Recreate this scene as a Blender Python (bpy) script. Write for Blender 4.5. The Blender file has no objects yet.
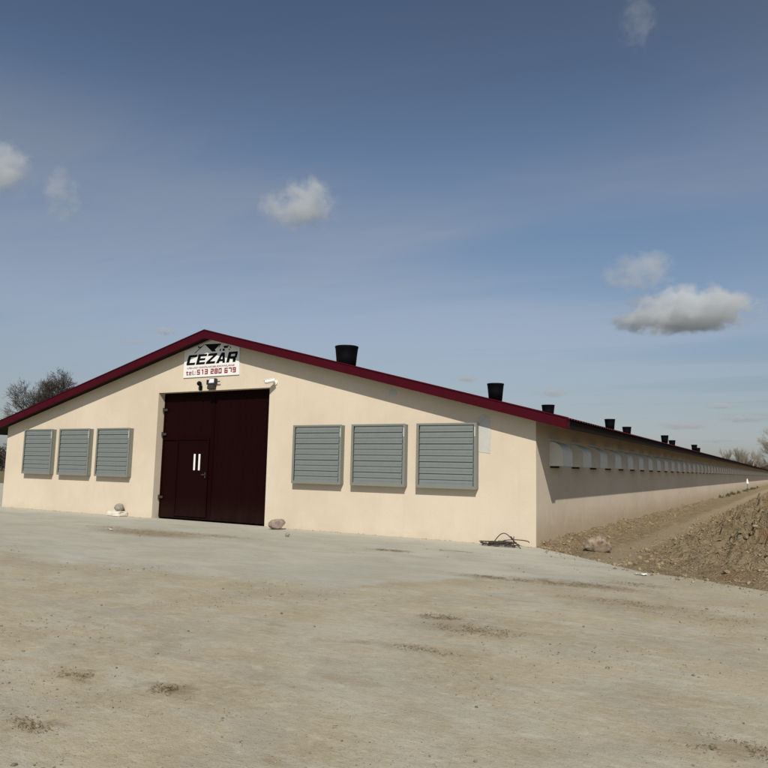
import bpy, bmesh, math, random
from mathutils import Vector, Matrix, noise as mnoise
rnd = random.Random(7)
S = bpy.context.scene
COL = S.collection

# ------------------------------------------------------------------ camera
CAM = Vector((4.8587, -14.9576, 1.6))
FW = Vector((-0.49915123, 0.85839777, 0.11832719))
RT = Vector((0.86553551, 0.50040717, 0.02099872))
UP = Vector((0.04118652, -0.11289792, 0.9927526))
FPX = 708.0
cd = bpy.data.cameras.new('camera')
cam = bpy.data.objects.new('camera', cd); COL.objects.link(cam)
cam.matrix_world = Matrix(((RT.x, UP.x, -FW.x, CAM.x), (RT.y, UP.y, -FW.y, CAM.y), (RT.z, UP.z, -FW.z, CAM.z), (0, 0, 0, 1)))
cd.sensor_fit = 'HORIZONTAL'; cd.sensor_width = 36
cd.lens = 36 * FPX / 768
cd.clip_start = 0.1; cd.clip_end = 30000
S.camera = cam

def ray(px, py):
    return (FW + RT * ((px - 384) / FPX) - UP * ((py - 384) / FPX)).normalized()

# ------------------------------------------------------------------ world and sun
SUN = Vector((0.32947, -0.64639, 0.68821)).normalized()
ELEV = math.asin(SUN.z); AZ = math.atan2(SUN.x, SUN.y)

class NT:
    """small helper to write node trees"""
    def __init__(s, tree): s.t = tree; s.n = tree.nodes; s.l = tree.links; s.n.clear()
    def node(s, typ, ins=None, **props):
        nd = s.n.new(typ)
        for k, v in props.items(): setattr(nd, k, v)
        for k, v in (ins or {}).items(): s.put(nd.inputs[k], v)
        return nd
    def put(s, sock, v):
        if isinstance(v, bpy.types.NodeSocket): s.l.new(v, sock)
        elif isinstance(v, (tuple, list)) and sock.type == 'RGBA' and len(v) == 3: sock.default_value = (*v, 1)
        else: sock.default_value = v
    def m(s, op, a, b=0.0, c=0.0, clamp=False):
        nd = s.node('ShaderNodeMath', operation=op, use_clamp=clamp)
        for i, v in enumerate((a, b, c)): s.put(nd.inputs[i], v)
        return nd.outputs[0]
    def vm(s, op, a, b=(0, 0, 0)):
        nd = s.node('ShaderNodeVectorMath', operation=op)
        s.put(nd.inputs[0], a)
        if op == 'SCALE': s.put(nd.inputs['Scale'], b)
        else: s.put(nd.inputs[1], b)
        return nd.outputs['Value'] if op in ('LENGTH', 'DOT_PRODUCT') else nd.outputs[0]
    def sst(s, v, lo, hi, a=0.0, b=1.0):
        nd = s.node('ShaderNodeMapRange', interpolation_type='SMOOTHSTEP')
        for k, x in zip(('Value', 'From Min', 'From Max', 'To Min', 'To Max'), (v, lo, hi, a, b)): s.put(nd.inputs[k], x)
        return nd.outputs[0]
    def noise(s, vec, scale, detail=4, rough=.55, dist=0.0, out='Fac'):
        nd = s.node('ShaderNodeTexNoise')
        if vec is not None: s.put(nd.inputs['Vector'], vec)
        for k, x in zip(('Scale', 'Detail', 'Roughness', 'Distortion'), (scale, detail, rough, dist)): s.put(nd.inputs[k], x)
        return nd.outputs[0 if out == 'Fac' else 1]
    def mix(s, f, a, b, blend='MIX'):
        nd = s.node('ShaderNodeMix', data_type='RGBA', blend_type=blend)
        s.put(nd.inputs[0], f); s.put(nd.inputs[6], a); s.put(nd.inputs[7], b)
        return nd.outputs[2]
    def xyz(s, v):
        nd = s.node('ShaderNodeSeparateXYZ'); s.put(nd.inputs[0], v); return nd.outputs
    def comb(s, x, y, z):
        nd = s.node('ShaderNodeCombineXYZ')
        for i, v in enumerate((x, y, z)): s.put(nd.inputs[i], v)
        return nd.outputs[0]

W = bpy.data.worlds.new('World'); S.world = W; W.use_nodes = True
t = NT(W.node_tree)
sky = t.node('ShaderNodeTexSky', sky_type='NISHITA', sun_disc=False, sun_elevation=ELEV, sun_rotation=AZ,
             altitude=100, air_density=1.0, dust_density=1.0, ozone_density=1.8)
dirv = t.node('ShaderNodeTexCoord').outputs['Generated']
dx, dy, dz = t.xyz(dirv)
# high thin cirrus veil: noise on a flat layer far above (true directions, nothing tied to the picture)
zz = t.m('MAXIMUM', dz, 0.03)
lay = t.comb(t.m('DIVIDE', dx, zz), t.m('DIVIDE', dy, zz), 0.0)
mp = t.node('ShaderNodeMapping', {'Vector': lay, 'Rotation': (0, 0, math.radians(-62)), 'Scale': (0.30, 1.0, 1.0)}).outputs[0]
n1 = t.noise(mp, 0.55, 5, .55, .6); n2 = t.noise(mp, 2.4, 6, .62, .8)
e1 = ray(0, 42).cross(ray(480, 235)).normalized(); e2 = ray(540, 0).cross(ray(640, 330)).normalized()
if e1.dot(ray(60, 330)) > 0: e1 = -e1
if e2.dot(ray(768, 150)) > 0: e2 = -e2
nb = t.m('MULTIPLY_ADD', n1, .30, -.15)
bank = t.sst(t.m('ADD', t.vm('DOT_PRODUCT', dirv, -e1), nb), -.05, .11)
bank2 = t.sst(t.m('ADD', t.vm('DOT_PRODUCT', dirv, -e2), t.m('MULTIPLY', nb, 1.6)), -.02, .30)
streak = t.m('MULTIPLY', t.sst(n1, .40, .70), t.m('MULTIPLY_ADD', n2, .9, .25))
soft = t.m('MULTIPLY_ADD', n2, 1.3, .25)
veil = t.m('MULTIPLY_ADD', streak, .85, t.m('MULTIPLY', t.m('MAXIMUM', bank, t.m('MULTIPLY', bank2, .55)), soft), clamp=True)
hor = t.sst(dz, 0.0, 0.40, 1.0, 0.0)
hs = t.node('ShaderNodeHueSaturation', {'Saturation': 0.97, 'Value': 1.0, 'Fac': 1.0, 'Color': sky.outputs[0]}).outputs[0]
lum = t.node('ShaderNodeRGBToBW', {0: hs}).outputs[0]
grey = t.vm('SCALE', (0.98, 1.0, 1.05), t.m('MULTIPLY', lum, 1.12))
base = t.mix(t.m('MULTIPLY', hor, .22), hs, grey)
colw = t.mix(t.m('MULTIPLY', veil, t.sst(dz, .05, .45, .24, .46)), base, t.vm('SCALE', (.97, 1.05, 1.20), t.m('MULTIPLY', lum, 1.38)))
ramp = t.node('ShaderNodeValToRGB', {'Fac': dz})
ramp.color_ramp.interpolation = 'EASE'
stops = [(0.0, .55), (.06, .61), (.235, .86), (.37, .90), (.575, .70), (.75, .38), (1.0, .30)]  # upper stops lowered on purpose to cut sky fill and deepen shadows
while len(ramp.color_ramp.elements) < len(stops): ramp.color_ramp.elements.new(.5)
for el, (ps, v) in zip(ramp.color_ramp.elements, stops): el.position = ps; el.color = (v, v, v * 1.02, 1)
grad = t.m('MULTIPLY', t.xyz(ramp.outputs[0])[0], 1.17)
bg = t.node('ShaderNodeBackground', {'Color': t.vm('SCALE', colw, grad), 'Strength': 0.085})
t.l.new(bg.outputs[0], t.node('ShaderNodeOutputWorld').inputs[0])

sl = bpy.data.lights.new('sun', 'SUN'); sl.energy = 4.5; sl.angle = math.radians(0.5); sl.color = (1, .95, .85)
so = bpy.data.objects.new('sun', sl); COL.objects.link(so)
so.rotation_euler = SUN.to_track_quat('Z', 'Y').to_euler(); so.location = (20, -40, 45)

S.view_settings.view_transform = 'Standard'; S.view_settings.look = 'None'
S.view_settings.exposure = 0.0; S.view_settings.gamma = 1; S.view_settings.use_curve_mapping = False
S.render.engine = 'CYCLES'
S.cycles.volume_bounces = 5; S.cycles.volume_step_rate = .5; S.cycles.max_bounces = 8; S.cycles.use_denoising = True
S.cycles.volume_max_steps = 256

# ------------------------------------------------------------------ mesh helpers
def obj(name, bm, mat, parent=None, smooth=False, loc=None):
    me = bpy.data.meshes.new(name)
    bmesh.ops.recalc_face_normals(bm, faces=bm.faces)
    bm.to_mesh(me); bm.free()
    if smooth:
        for p in me.polygons: p.use_smooth = True
    if mat: me.materials.append(mat)
    o = bpy.data.objects.new(name, me); COL.objects.link(o)
    if loc is not None: o.location = loc
    if parent: o.parent = parent
    return o

def pydata(name, vs, fs, mat, parent=None, smooth=False):
    me = bpy.data.meshes.new(name); me.from_pydata(vs, [], fs); me.update()
    if smooth:
        for p in me.polygons: p.use_smooth = True
    me.materials.append(mat)
    o = bpy.data.objects.new(name, me); COL.objects.link(o)
    if parent: o.parent = parent
    return o

def empty(name, loc=(0, 0, 0)):
    o = bpy.data.objects.new(name, None); o.location = loc; COL.objects.link(o); return o

def tag(o, label, cat, group=None):
    o['label'] = label; o['category'] = cat
    if group: o['group'] = group
    return o

def kind(o, k, label=None):
    o['kind'] = k
    if label: o['label'] = label
    return o

def box(bm, x0, x1, y0, y1, z0, z1, M=None, bev=0.0):
    v = [Vector(p) for p in ((x0, y0, z0), (x1, y0, z0), (x1, y1, z0), (x0, y1, z0), (x0, y0, z1), (x1, y0, z1), (x1, y1, z1), (x0, y1, z1))]
    if M: v = [M @ p for p in v]
    bv = [bm.verts.new(p) for p in v]
    fs = [bm.faces.new([bv[i] for i in f]) for f in ((0, 3, 2, 1), (4, 5, 6, 7), (0, 1, 5, 4), (1, 2, 6, 5), (2, 3, 7, 6), (3, 0, 4, 7))]
    if bev:
        ed = list({e for f in fs for e in f.edges})
        bmesh.ops.bevel(bm, geom=ed, offset=bev, segments=2, affect='EDGES')

def prism(bm, pts, axis, a, b):
    """polygon pts (2D) extruded along axis from a to b; 2D coords are the other two axes in order"""
    def P(p, w):
        return (w, p[0], p[1]) if axis == 'x' else (p[0], w, p[1]) if axis == 'y' else (p[0], p[1], w)
    A = [bm.verts.new(P(p, a)) for p in pts]; B = [bm.verts.new(P(p, b)) for p in pts]
    n = len(pts)
    bm.faces.new(A); bm.faces.new(B[::-1])
    for i in range(n): bm.faces.new((A[i], B[i], B[(i + 1) % n], A[(i + 1) % n]))

def tube(bm, pts, r, seg=8, cap=True):
    pts = [Vector(p) for p in pts]
    rr = r if isinstance(r, (list, tuple)) else [r] * len(pts)
    rings = []
    for i, p in enumerate(pts):
        d = (pts[min(i + 1, len(pts) - 1)] - pts[max(i - 1, 0)]).normalized()
        a = d.orthogonal().normalized() if i == 0 else (pa - d * pa.dot(d)).normalized()
        pa = a; b = d.cross(a)
        rings.append([bm.verts.new(p + (a * math.cos(k * 2 * math.pi / seg) + b * math.sin(k * 2 * math.pi / seg)) * rr[i]) for k in range(seg)])
    for i in range(len(rings) - 1):
        for k in range(seg):
            bm.faces.new((rings[i][k], rings[i][(k + 1) % seg], rings[i + 1][(k + 1) % seg], rings[i + 1][k]))
    if cap: bm.faces.new(rings[0][::-1]); bm.faces.new(rings[-1])

def lathe(bm, prof, seg=32, c=(0, 0, 0)):
    rings = [[bm.verts.new((c[0] + r * math.cos(k * 2 * math.pi / seg), c[1] + r * math.sin(k * 2 * math.pi / seg), c[2] + z)) for k in range(seg)] for r, z in prof]
    for i in range(len(rings) - 1):
        for k in range(seg):
            bm.faces.new((rings[i][k], rings[i][(k + 1) % seg], rings[i + 1][(k + 1) % seg], rings[i + 1][k]))
    bm.faces.new(rings[0][::-1]); bm.faces.new(rings[-1])

def fbm(x, y, z=0.0, oct=4):
    return mnoise.fractal(Vector((x, y, z)), 1.0, 2.0, oct)

# ------------------------------------------------------------------ materials
def mat(name):
    m = bpy.data.materials.new(name); m.use_nodes = True
    return m, NT(m.node_tree)

def finish(t, col, rough=.8, bump=None, dist=.01, strength=1.0, metal=0.0, spec=.5, **kw):
    b = t.node('ShaderNodeBsdfPrincipled', {'Base Color': col, 'Roughness': rough, 'Metallic': metal, 'Specular IOR Level': spec, **kw})
    if bump is not None:
        bn = t.node('ShaderNodeBump', {'Height': bump, 'Distance': dist, 'Strength': strength})
        t.l.new(bn.outputs[0], b.inputs['Normal'])
    t.l.new(b.outputs[0], t.node('ShaderNodeOutputMaterial').inputs[0])

def simple(name, col, rough=.6, metal=0.0, var=.12, scale=6.0, bump=.0, spec=.5):
    m, t = mat(name)
    p = t.node('ShaderNodeTexCoord').outputs['Object']
    n = t.noise(p, scale, 5, .6)
    c = t.vm('SCALE', col, t.m('MULTIPLY_ADD', n, 2 * var, 1 - var))
    finish(t, c, t.m('MULTIPLY_ADD', n, .2, rough - .1, clamp=True), t.noise(p, scale * 6, 4) if bump else None, bump, 1, metal, spec)
    return m

def stucco():
    m, t = mat('stucco')
    p = t.node('ShaderNodeTexCoord').outputs['Object']
    x, y, z = t.xyz(p)
    big = t.noise(p, .45, 4, .6); mid = t.noise(p, 3.0, 5, .65); fine = t.noise(p, 90, 3, .6)
    # trowel bands and faint vertical rain streaks
    st = t.noise(t.vm('MULTIPLY', p, (5, 5, .35)), 1.4, 4, .6)
    c = t.mix(t.sst(big, .35, .68), (.600, .518, .408), (.55, .468, .365))
    c = t.mix(t.m('MULTIPLY', t.sst(mid, .5, .75), .30), c, (.64, .555, .445))
    c = t.mix(t.m('MULTIPLY', t.sst(st, .52, .72), .16), c, (.48, .40, .31))
    # mud splashed up from the soil along the long side, dust along the gable foot
    edge = t.m('ADD', z, t.m('MULTIPLY_ADD', mid, .5, t.m('MULTIPLY_ADD', st, .45, -.48)))
    side = t.sst(x, -.02, -.001)
    mud = t.m('MULTIPLY', t.m('MULTIPLY', side, t.sst(edge, .05, .85, 1, 0)), .62)
    c = t.mix(mud, c, (.36, .26, .155))
    foot = t.m('MULTIPLY', t.sst(edge, .0, .22, 1, 0), .35)
    c = t.mix(foot, c, (.50, .42, .31))
    h = t.m('ADD', t.m('MULTIPLY', fine, .5), t.m('MULTIPLY', t.noise(p, 18, 4), .8))
    finish(t, c, .93, h, .006, .6, spec=.2)
    return m

M_WALL = stucco()
M_PATCH = simple('grey_render', (.47, .465, .43), .92, var=.12, scale=7, bump=.004, spec=.2)
M_RED = simple('maroon_coated_steel', (.050, .0036, .0084), .55, var=.18, scale=2.5, spec=.05)
M_ROOF = simple('maroon_roof_sheet', (.06, .007, .011), .5, var=.15, scale=1.2, spec=.15)
M_DECK = simple('dark_timber', (.012, .008, .006), .85, var=.3, scale=5, spec=.1)
M_GATE = None
def gate_mat():
    m, t = mat('dark_maroon_sheet')
    p = t.node('ShaderNodeTexCoord').outputs['Object']
    x, y, z = t.xyz(p)
    n = t.noise(t.vm('MULTIPLY', p, (4, 4, .8)), 1.5, 5, .6)
    dust = t.m('MULTIPLY', t.sst(z, .0, .7, 1, 0), t.m('MULTIPLY_ADD', n, .35, .02))
    c = t.mix(n, (.0068, .0012, .0010), (.010, .0019, .0017))
    c = t.mix(t.m('MULTIPLY', dust, .5), c, (.07, .048, .034))
    finish(t, c, t.m('MULTIPLY_ADD', n, .2, .45), t.noise(p, 3, 2), .006, .5, spec=.04)
    return m
M_GATE = gate_mat()
M_ZINC = simple('galvanised_steel', (.20, .205, .18), .55, .15, var=.10, scale=14)
M_LOUV = simple('louvre_blade', (.160, .178, .172), .55, .1, var=.09, scale=9)
M_DARK = simple('shadow_gap', (.012, .012, .011), .8, var=.2)  # near-black colour stands in for shade behind louvres and under hoods
M_TAB = simple('light_tab', (.42, .43, .41), .5, var=.08)
M_BRACK = simple('white_plastic', (.74, .74, .70), .5, var=.05)
M_HOOD = simple('grey_plastic_hood', (.62, .61, .55), .65, var=.12, scale=5)
M_BLACK = simple('black_plastic', (.0028, .0028, .004), .6, var=.3, scale=4, spec=.10)
M_PIPE = simple('grey_duct', (.09, .085, .085), .6, var=.2)
M_WHITE = simple('white_board', (.74, .74, .72), .45, var=.03, scale=2)
M_INK = simple('black_lettering', (.004, .004, .005), .6, var=.1, spec=.1)
M_CRIM = simple('crimson_lettering', (.22, .008, .02), .6, var=.08, spec=.15)
M_DRED = simple('dull_red_lettering', (.20, .03, .04), .6, var=.08, spec=.15)
M_IRON = simple('dark_iron', (.05, .042, .036), .6, .3, var=.3, scale=20)
M_LENS = simple('pale_lamp_glass', (.66, .70, .70), .15, var=.03)

def stone_mat(name, a, b):
    m, t = mat(name)
    p = t.node('ShaderNodeTexCoord').outputs['Object']
    n = t.noise(p, 9, 6, .65); f = t.noise(p, 60, 4, .6)
    c = t.mix(t.sst(n, .35, .65), a, b)
    c = t.mix(t.m('MULTIPLY', t.sst(f, .55, .7), .4), c, (.10, .09, .08))
    finish(t, c, .9, t.m('ADD', n, t.m('MULTIPLY', f, .4)), .02, .8, spec=.2)
    return m
M_STONE_G = stone_mat('grey_stone', (.21, .195, .165), (.30, .28, .235))
M_STONE_R = stone_mat('reddish_stone', (.20, .15, .125), (.31, .245, .20))
M_STONE_B = stone_mat('buried_boulder', (.16, .12, .09), (.36, .29, .21))
M_BLOCK = stone_mat('pale_block', (.60, .57, .50), (.70, .66, .57))
M_CLOD = stone_mat('soil_clod', (.17, .125, .07), (.32, .245, .15))
M_PEB = stone_mat('pebble', (.14, .118, .085), (.34, .30, .225))

def straw_mat(name, a, b):
    m, t = mat(name)
    g = t.node('ShaderNodeNewGeometry').outputs['Random Per Island']
    finish(t, t.mix(g, a, b), .85, spec=.2)
    return m
M_STRAW = straw_mat('straw_bits', (.115, .085, .042), (.31, .245, .14))
M_STRAW_D = straw_mat('dark_straw_bits', (.055, .042, .024), (.22, .165, .085))
M_FIBRE = straw_mat('dry_roots', (.16, .115, .065), (.44, .36, .25))
M_GRASS = straw_mat('grass_blades', (.035, .05, .015), (.10, .105, .045))

# gaussian-like blobs of dirt on the yard, measured in metres on the ground: x, y, radius along x, radius along y, amount
BLOBS = [(-8.2, -3.2, 1.6, .60, 1.0), (-7.0, -2.75, 1.6, .30, .6), (-9.6, -2.9, 1.5, .25, .45), (2.0, -4.5, .95, .26, 1.0), (1.0, -4.65, .7, .18, .8),
         (2.0, -8.1, .55, .28, .7), (1.45, -7.75, .25, .14, .7), (.93, -11.15, .22, .10, .85), (4.45, -10.1, .30, .16, .8),
         (.15, -11.3, .22, .10, .55), (-2.1, -2.6, .5, .16, .7), (3.0, -5.6, .9, .25, .5), (1.9, -9.1, .5, .12, .35),
         (2.75, -4.0, .5, .2, .4), (4.0, -6.0, 1.2, .3, .4), (-1.0, -1.9, .8, .12, .25), (.75, -12.1, .2, .09, .5)]

def yard_mat():
    m, t = mat('dusty_concrete')
    p = t.node('ShaderNodeTexCoord').outputs['Object']
    x, y, z = t.xyz(p)
    big = t.noise(p, .22, 4, .55); mid = t.noise(p, 1.1, 6, .62); fine = t.noise(p, 12, 6, .7); micro = t.noise(p, 85, 4, .65)
    rot = t.node('ShaderNodeMapping', {'Vector': p, 'Rotation': (0, 0, math.radians(16)), 'Scale': (.5, 1.25, 1)}).outputs[0]
    streak = t.noise(rot, 1.5, 7, .66, .5); streak2 = t.noise(rot, 6.5, 5, .65, .3)
    # edge of the swept apron: a wandering line that steps closer to the wall at the right end
    yb = t.sst(t.m('ADD', x, t.m('MULTIPLY_ADD', mid, 1.6, -.8)), -.9, .9, -7.35, -4.75)
    wob = t.m('ADD', t.m('MULTIPLY_ADD', mid, 1.7, -.85), t.m('ADD', t.m('MULTIPLY_ADD', big, 2.0, -1.0), t.m('MULTIPLY_ADD', fine, .5, -.25)))
    edge = t.m('SUBTRACT', t.m('ADD', y, wob), yb)
    apron = t.m('MULTIPLY', t.sst(edge, -.16, .34), t.sst(t.m('ADD', x, t.m('MULTIPLY', wob, .8)), 1.9, 3.0, 1, .12))
    conc = t.mix(t.sst(big, .35, .65), (.362, .355, .297), (.418, .404, .343))
    conc = t.mix(t.m('MULTIPLY', t.sst(streak, .40, .66), .60), conc, (.285, .288, .255))
    conc = t.mix(t.m('MULTIPLY', t.sst(streak2, .50, .72), .35), conc, (.43, .42, .36))
    dust = t.mix(t.sst(mid, .3, .7), (.385, .335, .238), (.31, .265, .182))
    dust = t.mix(t.m('MULTIPLY', t.sst(fine, .42, .66), .45), dust, (.43, .40, .315))
    bare = t.m('MAXIMUM', t.sst(streak, .44, .62), t.m('MULTIPLY', t.sst(big, .48, .66), .8))
    bare = t.m('MULTIPLY', bare, t.sst(fine, .30, .55, .45, 1.0))
    grey = t.mix(streak2, (.445, .435, .375), (.37, .362, .31))
    yardc = t.mix(t.m('MULTIPLY', bare, .8), dust, grey)
    drift = t.m('MULTIPLY', t.sst(t.m('ADD', streak, t.m('MULTIPLY_ADD', mid, .5, -.25)), .50, .72), t.sst(fine, .25, .5, .5, 1.0))
    yardc = t.mix(t.m('MULTIPLY', drift, .75), yardc, (.265, .212, .135))
    # old wheel tracks curving across the yard towards the gate and along the bank
    trk = None
    for ox, oy, rad, hw in ((-2.0, -30.0, 20.4, .16), (-2.0, -30.0, 22.1, .16), (16.0, 4.0, 16.6, .14), (16.0, 4.0, 18.3, .14), (-22, -14, 22.5, .15), (-22, -14, 24.2, .15)):
        rr_ = t.vm('LENGTH', t.vm('SUBTRACT', t.vm('ADD', t.vm('MULTIPLY', p, (1, 1, 0)), t.vm('SCALE', t.noise(p, .35, 2, .5, 0, 'Color'), .7)), (ox + .35, oy + .35, .35)))
        g = t.sst(t.m('ABSOLUTE', t.m('SUBTRACT', rr_, rad)), hw * .5, hw * 1.8, 1, 0)
        trk = g if trk is None else t.m('MAXIMUM', trk, g)
    trk = t.m('MULTIPLY', trk, t.sst(mid, .40, .62, .05, 1.0))
    yardc = t.mix(t.m('MULTIPLY', trk, .60), yardc, t.mix(streak2, (.27, .245, .185), (.40, .385, .325)))
    rim = t.m('MULTIPLY', t.sst(edge, -1.5, -.1), t.sst(mid, .3, .6, .25, .8))   # thicker dust banked along the apron's edge
    yardc = t.mix(t.m('MULTIPLY', rim, .55), yardc, (.31, .265, .19))
    veil = t.m('MULTIPLY', t.sst(t.m('ADD', streak, t.m('MULTIPLY', mid, .5)), .72, .98), .55)
    conc = t.mix(veil, conc, (.37, .33, .25))
    conc = t.mix(t.sst(y, -1.6, -.1, 0, .45), conc, (.46, .435, .37))
    c = t.mix(apron, yardc, conc)
    # brown patches of trodden straw and mud
    tot = None
    wp = t.vm('ADD', p, t.vm('SCALE', t.vm('SUBTRACT', t.noise(p, 2.6, 5, .65, 0, 'Color'), (.5, .5, .5)), .75))
    for bx, by, rx, ry, amt in BLOBS:
        q = t.vm('MULTIPLY', t.vm('SUBTRACT', wp, (bx, by, 0)), (1 / rx, 1 / ry, 0))
        g = t.m('MULTIPLY', t.sst(t.vm('LENGTH', q), .35, 1.5, 1, 0), amt)
        tot = g if tot is None else t.m('MAXIMUM', tot, g)
    pm = t.m('MULTIPLY', tot, t.sst(fine, .32, .58, .35, 1.0), clamp=True)
    c = t.mix(t.m('MULTIPLY', pm, .85), c, t.mix(fine, (.15, .105, .055), (.245, .185, .11)))
    # bluish damp-looking smears near the camera, specks
    sm = t.m('MULTIPLY', t.sst(t.noise(p, .8, 5, .6), .60, .74), t.sst(streak2, .38, .6))
    c = t.mix(t.m('MULTIPLY', sm, .28), c, (.27, .275, .265))
    vo = t.node('ShaderNodeTexVoronoi', {'Vector': p, 'Scale': 26.0, 'Randomness': 1.0})
    speck = t.m('MULTIPLY', t.sst(vo.outputs['Distance'], .10, .17, 1, 0), t.sst(t.xyz(vo.outputs['Color'])[0], .80, .86))
    c = t.mix(t.m('MULTIPLY', speck, .7), c, (.11, .09, .065))
    vo2 = t.node('ShaderNodeTexVoronoi', {'Vector': p, 'Scale': 70.0, 'Randomness': 1.0})
    grit = t.m('MULTIPLY', t.sst(vo2.outputs['Distance'], .14, .26, 1, 0), t.sst(t.xyz(vo2.outputs['Color'])[0], .5, .6))
    lo = t.m('SUBTRACT', 1.0, t.m('MULTIPLY', apron, .55))
    c = t.mix(t.m('MULTIPLY', t.m('MULTIPLY', grit, lo), .62), c, t.mix(t.xyz(vo2.outputs['Color'])[1], (.15, .12, .08), (.46, .42, .34)))
    c = t.mix(t.m('MULTIPLY', t.sst(micro, .5, .72), .42), c, (.20, .178, .135))
    mott = t.noise(t.vm('MULTIPLY', p, (1.0, 1.7, 1)), 4.2, 8, .72, .4)
    c = t.mix(t.m('MULTIPLY', t.m('MULTIPLY', t.sst(mott, .55, .70), lo), .42), c, (.225, .19, .135))
    c = t.mix(t.m('MULTIPLY', t.m('MULTIPLY', t.sst(mott, .46, .34), lo), .40), c, (.47, .44, .355))
    crumb = t.m('MULTIPLY', t.sst(t.noise(p, 34, 5, .75), .60, .70), t.sst(mid, .42, .60))
    c = t.mix(t.m('MULTIPLY', t.m('MULTIPLY', crumb, lo), .6), c, (.15, .12, .08))
    h = t.m('ADD', t.m('MULTIPLY', micro, .35), t.m('ADD', t.m('MULTIPLY', fine, .9), t.m('MULTIPLY', t.m('ADD', grit, speck), .35)))
    h = t.m('MULTIPLY', h, t.m('MULTIPLY_ADD', lo, .8, .25))
    h = t.m('ADD', h, t.m('MULTIPLY', streak2, .8))
    h = t.m('ADD', h, t.m('MULTIPLY', t.m('MULTIPLY', mott, lo), .6))
    finish(t, c, .93, h, .011, .9, spec=.12)
    return m
M_YARD = yard_mat()

def soil_mat():
    m, t = mat('dry_soil')
    p = t.node('ShaderNodeTexCoord').outputs['Object']
    x, y, z = t.xyz(p)
    big = t.noise(p, .7, 5, .6); mid = t.noise(p, 4, 6, .65); fine = t.noise(p, 30, 6, .7)
    c = t.mix(t.sst(mid, .3, .7), (.245, .185, .108), (.40, .32, .20))
    c = t.mix(t.m('MULTIPLY', t.sst(big, .52, .68), .55), c, (.28, .165, .082))
    c = t.mix(t.m('MULTIPLY', t.sst(fine, .48, .66), .55), c, (.36, .29, .20))
    c = t.mix(t.m('MULTIPLY', t.sst(fine, .36, .22), .5), c, (.10, .072, .045))
    vo = t.node('ShaderNodeTexVoronoi', {'Vector': t.vm('ADD', p, t.vm('SCALE', t.noise(p, 9, 3, .6, 0, 'Color'), .12)), 'Scale': 19.0, 'Randomness': 1.0})
    off = t.sst(t.m('ABSOLUTE', t.m('SUBTRACT', x, 1.8)), .2, .7)
    clump = t.m('MULTIPLY', t.sst(vo.outputs['Distance'], .1, .6, 1, 0), off)
    c = t.mix(t.m('MULTIPLY', t.m('MULTIPLY', t.xyz(vo.outputs['Color'])[0], off), .18), c, (.37, .30, .20))
    c = t.mix(t.m('MULTIPLY', t.sst(t.noise(t.vm('ADD', p, (3.1, 7.7, 0)), .9, 4), .50, .66), t.m('MULTIPLY', t.sst(x, 3.2, 4.4), .8)), c, (.30, .165, .075))
    # worn, dusty footpath along the wall
    xc = t.m('MULTIPLY_ADD', t.noise(p, .25, 3), .7, 1.5)
    path = t.m('MULTIPLY', t.sst(t.m('ABSOLUTE', t.m('SUBTRACT', x, xc)), .14, .5, 1, 0), .9)
    c = t.mix(path, c, t.mix(mid, (.395, .315, .21), (.45, .365, .25)))
    finish(t, c, .95, t.m('ADD', t.m('MULTIPLY', mid, .8), t.m('ADD', t.m('ADD', fine, t.m('MULTIPLY', clump, .5)), t.m('MULTIPLY', t.noise(p, 75, 3, .7), .5))), .07, 1.0, spec=.1)
    return m
M_SOIL = soil_mat()

def field_mat():
    m, t = mat('spring_field')
    p = t.node('ShaderNodeTexCoord').outputs['Object']
    n = t.noise(p, .012, 6, .6); f = t.noise(p, .6, 6, .65)
    c = t.mix(t.sst(n, .4, .6), (.105, .105, .05), (.17, .135, .08))
    c = t.mix(t.m('MULTIPLY', t.sst(f, .4, .7), .5), c, (.09, .10, .04))
    finish(t, c, .95, f, .1, .8, spec=.1)
    return m
M_FIELD = field_mat()

# ------------------------------------------------------------------ setting: ground
bm = bmesh.new()
vs = [bm.verts.new((3200 * math.cos(a * math.pi / 32), 3200 * math.sin(a * math.pi / 32), -.06)) for a in range(64)]
bm.faces.new(vs)
kind(obj('ground', bm, M_FIELD), 'structure')

# the yard sheet; its right edge runs along the foot of the soil bank
bm = bmesh.new()
outline = [(-70, -60), (60, -60), (60, -26), (26, -17.5), (12, -8.4), (8, -5.8), (6, -4.45), (4.45, -3.4), (3.5, -2.8), (2.6, -2.5), (1.2, -1.12), (.25, -.2), (0, .1), (-19.2, .1), (-19.2, 12), (-26, 16), (-70, 14)]
bm.faces.new([bm.verts.new((x, y, 0)) for x, y in outline])
kind(obj('yard', bm, M_YARD), 'structure')

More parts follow.
